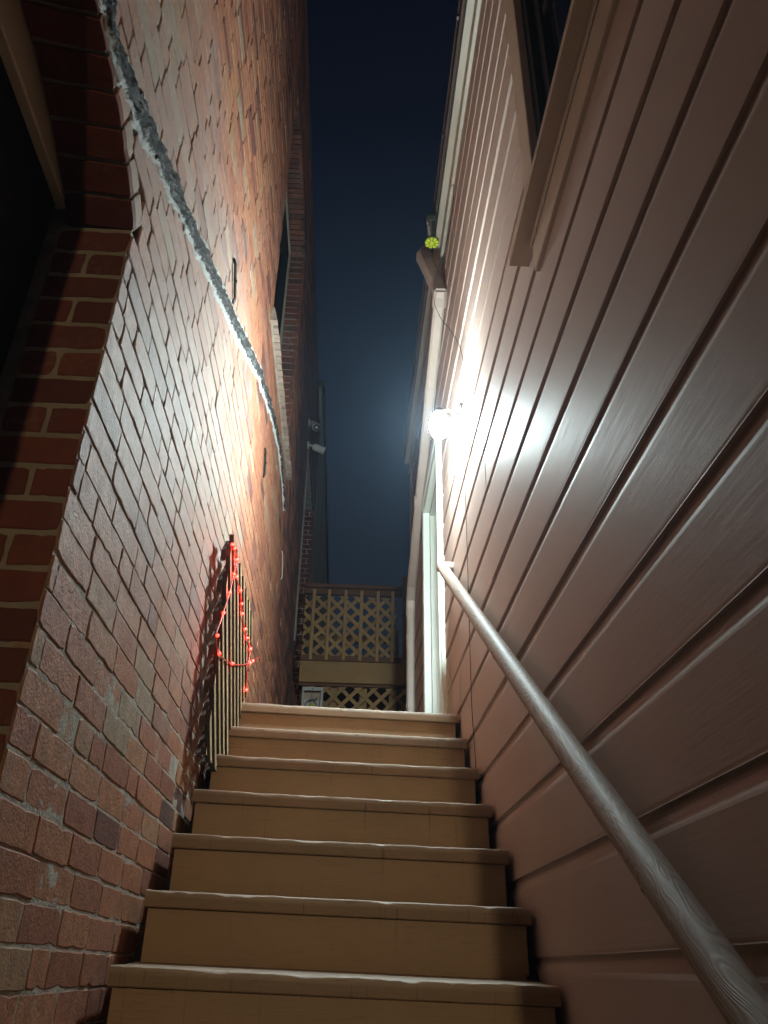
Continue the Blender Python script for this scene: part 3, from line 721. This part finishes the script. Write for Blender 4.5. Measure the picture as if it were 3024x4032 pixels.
# ------------------------------------------------------------------ lattices
def clip(poly, u0, u1, v0, v1):
    for (ax_, lim, sg) in ((0, u0, 1), (0, u1, -1), (1, v0, 1), (1, v1, -1)):
        out = []
        for i in range(len(poly)):
            a, b = poly[i - 1], poly[i]; da, db = sg * (a[ax_] - lim), sg * (b[ax_] - lim)
            if da >= 0: out.append(a) if not out or out[-1] != a else None
            if (da >= 0) != (db >= 0):
                f = da / (da - db); out.append((a[0] + (b[0] - a[0]) * f, a[1] + (b[1] - a[1]) * f))
        poly = out
        if len(poly) < 3: return []
    r = []
    for p in poly:
        if not r or abs(p[0] - r[-1][0]) + abs(p[1] - r[-1][1]) > 1e-6: r.append(p)
    return r
def lattice(mb, fn, u0, u1, v0, v1, pitch, w, th, front=-1, ph=0.0, side=0):
    """two crossing layers of 45 degree laths; fn(u, v, d); layer 'front' sits at d 0..th, the other behind"""
    for sgn in (-1, 1):
        d0 = 0.0 if sgn == front else -th - .0004
        step = pitch * math.sqrt(2); hw = w / 2 * math.sqrt(2)
        c = (v0 - sgn * u1 if sgn > 0 else v0 + u0) - step + ph * step
        cmax = (v1 - sgn * u0 if sgn > 0 else v1 + u1) + step
        while c < cmax:
            big = 20
            poly = [(u0 - big, sgn * (u0 - big) + c - hw), (u1 + big, sgn * (u1 + big) + c - hw), (u1 + big, sgn * (u1 + big) + c + hw), (u0 - big, sgn * (u0 - big) + c + hw)]
            poly = clip(poly, u0, u1, v0, v1)
            if len(poly) >= 3:
                j = random.uniform(-.0005, .0005); t = random.random()
                F = [mb.vert(fn(u, v, d0 + th + j)) for u, v in poly]; K = [mb.vert(fn(u, v, d0 + j)) for u, v in poly]
                mb.face(F, 0, t); mb.face(K[::-1], 0, t)
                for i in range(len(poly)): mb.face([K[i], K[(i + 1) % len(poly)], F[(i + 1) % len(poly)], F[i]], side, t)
            c += step
lat = thing('lattice_panel', (-.52, 3.42, .62), 'pale wooden lattice panel leaning on the brick wall at the top of the stairs', 'trellis')
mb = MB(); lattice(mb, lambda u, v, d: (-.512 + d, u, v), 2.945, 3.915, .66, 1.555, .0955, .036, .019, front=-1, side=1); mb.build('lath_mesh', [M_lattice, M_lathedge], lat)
# red light string draped over it
WA = [(4.286, 1.491), (3.971, 1.358), (3.863, 1.311), (3.543, 1.191), (3.277, 1.107), (3.069, 1.052), (2.925, 1.025), (2.841, 1.034), (2.815, 1.061), (2.864, 1.124), (2.909, 1.182), (3.0, 1.307), (3.046, 1.41), (3.091, 1.499), (2.983, 1.496), (2.914, 1.48),
      (2.96, 1.50), (3.03, 1.506), (3.118, 1.50), (3.092, 1.462), (3.12, 1.433), (3.278, 1.439), (3.356, 1.411), (3.408, 1.385), (3.559, 1.37), (3.66, 1.365), (3.821, 1.368), (3.798, 1.26), (3.828, 1.164)]
ls = thing('string_lights', (-.485, 3.4, 1.3), 'string of glowing red lights draped over the lattice panel', 'string lights')
def catmull(P, n=5):
    out = []
    for i in range(len(P) - 1):
        p0, p1, p2, p3 = [Vector(P[min(max(j, 0), len(P) - 1)]) for j in (i - 1, i, i + 1, i + 2)]
        for k in range(n):
            t = k / n; out.append(.5 * ((2 * p1) + (p2 - p0) * t + (2 * p0 - 5 * p1 + 4 * p2 - p3) * t * t + (3 * p1 - p0 - 3 * p2 + p3) * t ** 3))
    out.append(Vector(P[-1])); return out
mb = MB(); mb.tube(catmull([(-.487, y, z) for y, z in WA]), .0030, 6); mb.build('light_rope', M_rope, ls, smooth=True)
BUL = [(2.896, 1.471), (2.965, 1.487), (3.036, 1.471), (3.072, 1.49), (3.027, 1.401), (3.101, 1.424), (2.982, 1.299), (3.258, 1.43), (3.336, 1.402), (2.891, 1.175), (3.386, 1.376), (3.537, 1.362), (2.815, 1.055), (3.637, 1.356), (3.797, 1.36), (2.907, 1.019), (3.257, 1.1), (3.946, 1.35), (3.839, 1.303), (3.804, 1.157)]
for (y, z) in BUL:
    mb = MB(); mb.lathe((-.482, y, z), ((.001, -.006), (.0048, -.004), (.0062, 0), (.0048, .004), (.001, .006)), 8, 0, (1, 0, 0)); mb.build('bulb', M_led, ls, smooth=True)

# ------------------------------------------------------------------ deck at the far end
FY = 9.0
deck = thing('raised_deck', (.1, 10.5, 1.06), 'raised wooden deck closing the far end of the alley above a lattice skirt', 'deck')
mb = MB(); mb.box(-.56, 1.6, FY, FY + .04, 2.855, 3.105, 0, .7, .003); mb.build('fascia', M_fascia, deck)
mb = MB(); mb.box(-.56, 1.6, FY + .041, 12, 3.06, 3.10); mb.build('deck_floor', M_fence, deck)
mb = MB(); lattice(mb, lambda u, v, d: (u, FY + .06 - d, v), -.54, 1.5, 1.1, 2.82, .128, .042, .012, front=1); sk = mb.build('skirt_lattice', M_fence, deck)
mb = MB()
for x in (-.20, .14, .48): mb.box(x, x + .085, FY + .12, FY + .205, 1.06, 2.85)
mb.build('support_post', M_fence, deck)
mb = MB(); mb.box(-.56, 1.6, FY + .042, FY + .08, 2.825, 2.854); mb.build('skirt_rail', M_fencerail, deck)
rl = thing('deck_railing', (.05, FY, 3.1), 'weathered deck railing with balusters in front of crossed lattice', 'railing')
mb = MB(); mb.box(-.56, .70, FY - .03, FY + .06, 4.030, 4.075, 0, .7, .004); mb.build('top_rail', M_fencerail, rl)
mb = MB(); mb.box(-.56, .615, FY - .005, FY + .045, 3.108, 3.175, 0, .4, .004); mb.build('bottom_rail', M_fencerail, rl)
mb = MB(); mb.box(-.56, .615, FY + .010, FY + .045, 3.955, 4.028, 0, .1, .004); mb.build('upper_rail', M_fencerail, rl)
for x in (-.443, -.26, -.063, .128, .326, .503):
    mb = MB(); mb.box(x - .019, x + .019, FY - .028, FY - .0055, 3.112, 4.00, 0, random.uniform(.5, 1), .003); mb.build('baluster', M_fence, rl)
mb = MB(); mb.box(.625, .71, FY - .04, FY + .045, 2.86, 4.20, 0, .9, .005); mb.build('post', M_fascia, rl)
mb = MB(); lattice(mb, lambda u, v, d: (u, FY + .075 - d, v), -.555, .555, 3.177, 3.953, .118, .042, .012, front=-1, ph=.3); mb.build('lattice', M_fence, rl)
rr = thing('rear_railing', (.5, 11.4, 3.1), 'plain wooden post and rail at the back of the deck, seen through the lattice', 'railing')
mb = MB(); mb.box(-.5, .64, 11.4, 11.44, 4.24, 4.33); mb.build('rail', M_fence, rr)
mb = MB(); mb.box(.64, .73, 11.38, 11.47, 3.1, 4.45); mb.build('post', M_fascia, rr)

# ------------------------------------------------------------------ white box with clear front on the skirt
bx = thing('display_box', (-.385, 8.8, 2.45), 'white framed clear fronted box holding grey wires and a yellow plug, before the lattice skirt', 'box')
X0, X1, Z0b, Z1b, Y0 = -.502, -.270, 2.40, 2.735, 8.80
mb = MB(); mb.box(X0, X1, Y0, Y0 + .012, Z1b - .042, Z1b, 0, .5, .003)
for (a, b) in ((X0, X0 + .024), (X1 - .026, X1)): mb.box(a, b, Y0, Y0 + .012, Z0b, Z1b - .0425, 0, .5, .003)
mb.box(X0 + .0245, X1 - .0265, Y0, Y0 + .012, Z0b, Z0b + .03, 0, .5, .003)
mb.box(X0, X0 + .004, Y0 + .0122, Y0 + .12, Z0b, Z1b); mb.box(X1 - .004, X1, Y0 + .0122, Y0 + .12, Z0b, Z1b); mb.box(X0 + .0042, X1 - .0042, Y0 + .0122, Y0 + .12, Z1b - .004, Z1b)
mb.build('frame', M_plastic, bx)
mb = MB(); mb.lathe(((X0 + X1) / 2, Y0 + .001, Z1b - .021), ((.0095, 0), (.0095, -.003)), 16, 0, (0, 1, 0)); mb.build('hang_hole', M_grey, bx)
mb = MB(); mb.box(X0 + .005, X1 - .005, Y0 + .10, Y0 + .118, Z0b + .002, Z1b - .005); mb.build('back_panel', M_tan, bx)
mb = MB(); mb.box(X0 + .026, X0 + .085, Y0 + .085, Y0 + .088, Z0b + .09, Z0b + .22); mb.box(X0 + .10, X1 - .05, Y0 + .088, Y0 + .091, Z0b + .05, Z0b + .22); mb.build('card', M_paper, bx)
mb = MB()
cx = (X0 + X1) / 2
mb.tube(catmull([(X0 + .03, Y0 + .05, Z0b + .10), (X0 + .05, Y0 + .045, Z0b + .165), (cx - .03, Y0 + .04, Z0b + .20), (cx + .02, Y0 + .04, Z0b + .205), (cx + .055, Y0 + .04, Z0b + .235)]), .006, 8)
mb.tube(catmull([(cx - .01, Y0 + .05, Z0b + .27), (cx + .0, Y0 + .05, Z0b + .22), (cx + .02, Y0 + .04, Z0b + .19), (cx + .065, Y0 + .04, Z0b + .13)]), .005, 8)
mb.tube(catmull([(cx - .04, Y0 + .05, Z0b + .19), (cx + .02, Y0 + .045, Z0b + .20), (cx + .06, Y0 + .05, Z0b + .205)]), .005, 8); mb.build('wire', M_grey, bx)
mb = MB(); mb.lathe((cx - .01, Y0 + .045, Z0b + .06), ((.02, 0), (.026, .02), (.026, .085), (.018, .095), (.012, .11)), 14, 0); mb.build('plug', M_yellow, bx)

# ------------------------------------------------------------------ hummingbird feeder under the gutter
FX, FYh, FZ = .427, 3.625, 4.055
fd = thing('hummingbird_feeder', (FX, FYh, FZ), 'clear tube bird feeder with a yellow green flower base hanging from the gutter', 'bird feeder')
mb = MB(); mb.lathe((FX, FYh, FZ + .018), ((.030, 0), (.030, .15), (.034, .175), (.036, .19), (.030, .215), (.016, .232)), 22, 0); smooth_by_angle(mb.build('tube', M_clear, fd))
mb = MB(); mb.lathe((FX, FYh, FZ + .006), ((.030, -.004), (.0455, .0), (.046, .010), (.034, .016)), 24, 0); mb.build('base', M_green, fd)
for k in range(9):
    a0_ = 2 * math.pi * k / 9 + .08; a1_ = 2 * math.pi * (k + 1) / 9 - .08; mb = MB(); b, t = [], []
    pts = [(.0175, a0_ + .10), (.0175, a1_ - .10), (.041, a1_), (.0445, (a0_ + a1_) / 2), (.041, a0_)]
    for (r, a) in pts: b.append(mb.vert((FX + r * math.cos(a), FYh + r * math.sin(a), FZ - .002))); t.append(mb.vert((FX + r * math.cos(a), FYh + r * math.sin(a), FZ + .003)))
    mb.face(b[::-1]); mb.face(t)
    for i in range(5): mb.face([b[i], b[(i + 1) % 5], t[(i + 1) % 5], t[i]])
    mb.build('petal', M_lime, fd)
mb = MB(); mb.lathe((FX, FYh, FZ - .006), ((.010, 0), (.0150, .002), (.0155, .009)), 16, 0); mb.build('flower_centre', M_lime, fd)
mb = MB(); mb.lathe((FX, FYh, FZ + .228), ((.034, 0), (.034, .008), (.020, .022), (.006, .03)), 18, 0); mb.tube([(FX, FYh, FZ + .256), (FX + .004, FYh, FZ + .28), (XR - .09, FYh, 4.345)], .0018, 6); mb.build('cap', M_green, fd)

# ------------------------------------------------------------------ loose cables
mb = MB()
CB = [(.52, 3.397, 4.30), (.50, 3.109, 3.949), (.48, 3.141, 3.698), (.45, 3.222, 3.541), (.425, 3.403, 3.565), (.425, 3.56, 3.58), (.44, 3.643, 3.54), (.48, 3.634, 3.411), (.51, 3.505, 3.215), (.528, 3.234, 2.803), (.531, 3.25, 2.473), (.531, 3.313, 2.18), (.531, 3.335, 1.665), (.531, 3.374, 1.037), (.531, 3.349, .851), (.531, 3.326, .70)]
mb.tube(catmull(CB, 6), .0019, 6); o = mb.build('cable', M_black, None, smooth=True, base=(XR, 3.3, 2.0)); tag(o, 'thin black cable drooping from the eave and down the siding', 'cable')
mb = MB()
mb.tube(catmull([(.533, 4.17, 1.10), (.531, 4.16, 1.22), (.53, 4.17, 1.34), (.525, 4.10, 1.42), (.52, 4.06, 1.38), (.525, 4.04, 1.31), (.53, 4.09, 1.27), (.53, 4.14, 1.34), (.525, 4.10, 1.40), (.53, 4.03, 1.30), (.533, 4.05, 1.18), (.533, 4.07, 1.09)], 6), .003, 6)
o = mb.build('cord', M_cream, None, smooth=True, base=(XR, 4.1, 1.2)); tag(o, 'pale looped cord bundled on the siding beside the door casing', 'cord')

# ------------------------------------------------------------------ street lamp on the pavement behind the viewer
st = thing('street_lamp', (.435, -7.5, -1.46), 'street lamp on the pavement behind the alley entrance', 'street lamp')
mb = MB(); mb.lathe((.435, -7.5, -1.46), ((.10, 0), (.10, .3), (.06, .4), (.045, 1.9), (.05, 1.95), (.05, 2.09)), 14, 0); mb.build('pole', M_steel, st)
mb = MB(); mb.lathe((.435, -7.5, .54), ((.03, .08), (.055, .11), (.06, .15), (.05, .19), (.03, .22)), 16, 0); mb.build('globe', M_street, st, smooth=True)
mb = MB(); mb.lathe((.435, -7.5, .82), ((.16, -.05), (.15, -.03), (.03, .06)), 16, 0); mb.build('cap', M_steel, st)
# ------------------------------------------------------------------ thin mist volume added to imitate lens glow round the lamp
g = MB(); g.box(-30, 30, -20, 30, -3.2, 14); hz = g.build('glow_haze', M_haze); hz['kind'] = 'stuff'
for o in bpy.data.objects:
    if '_w' in o: del o['_w']
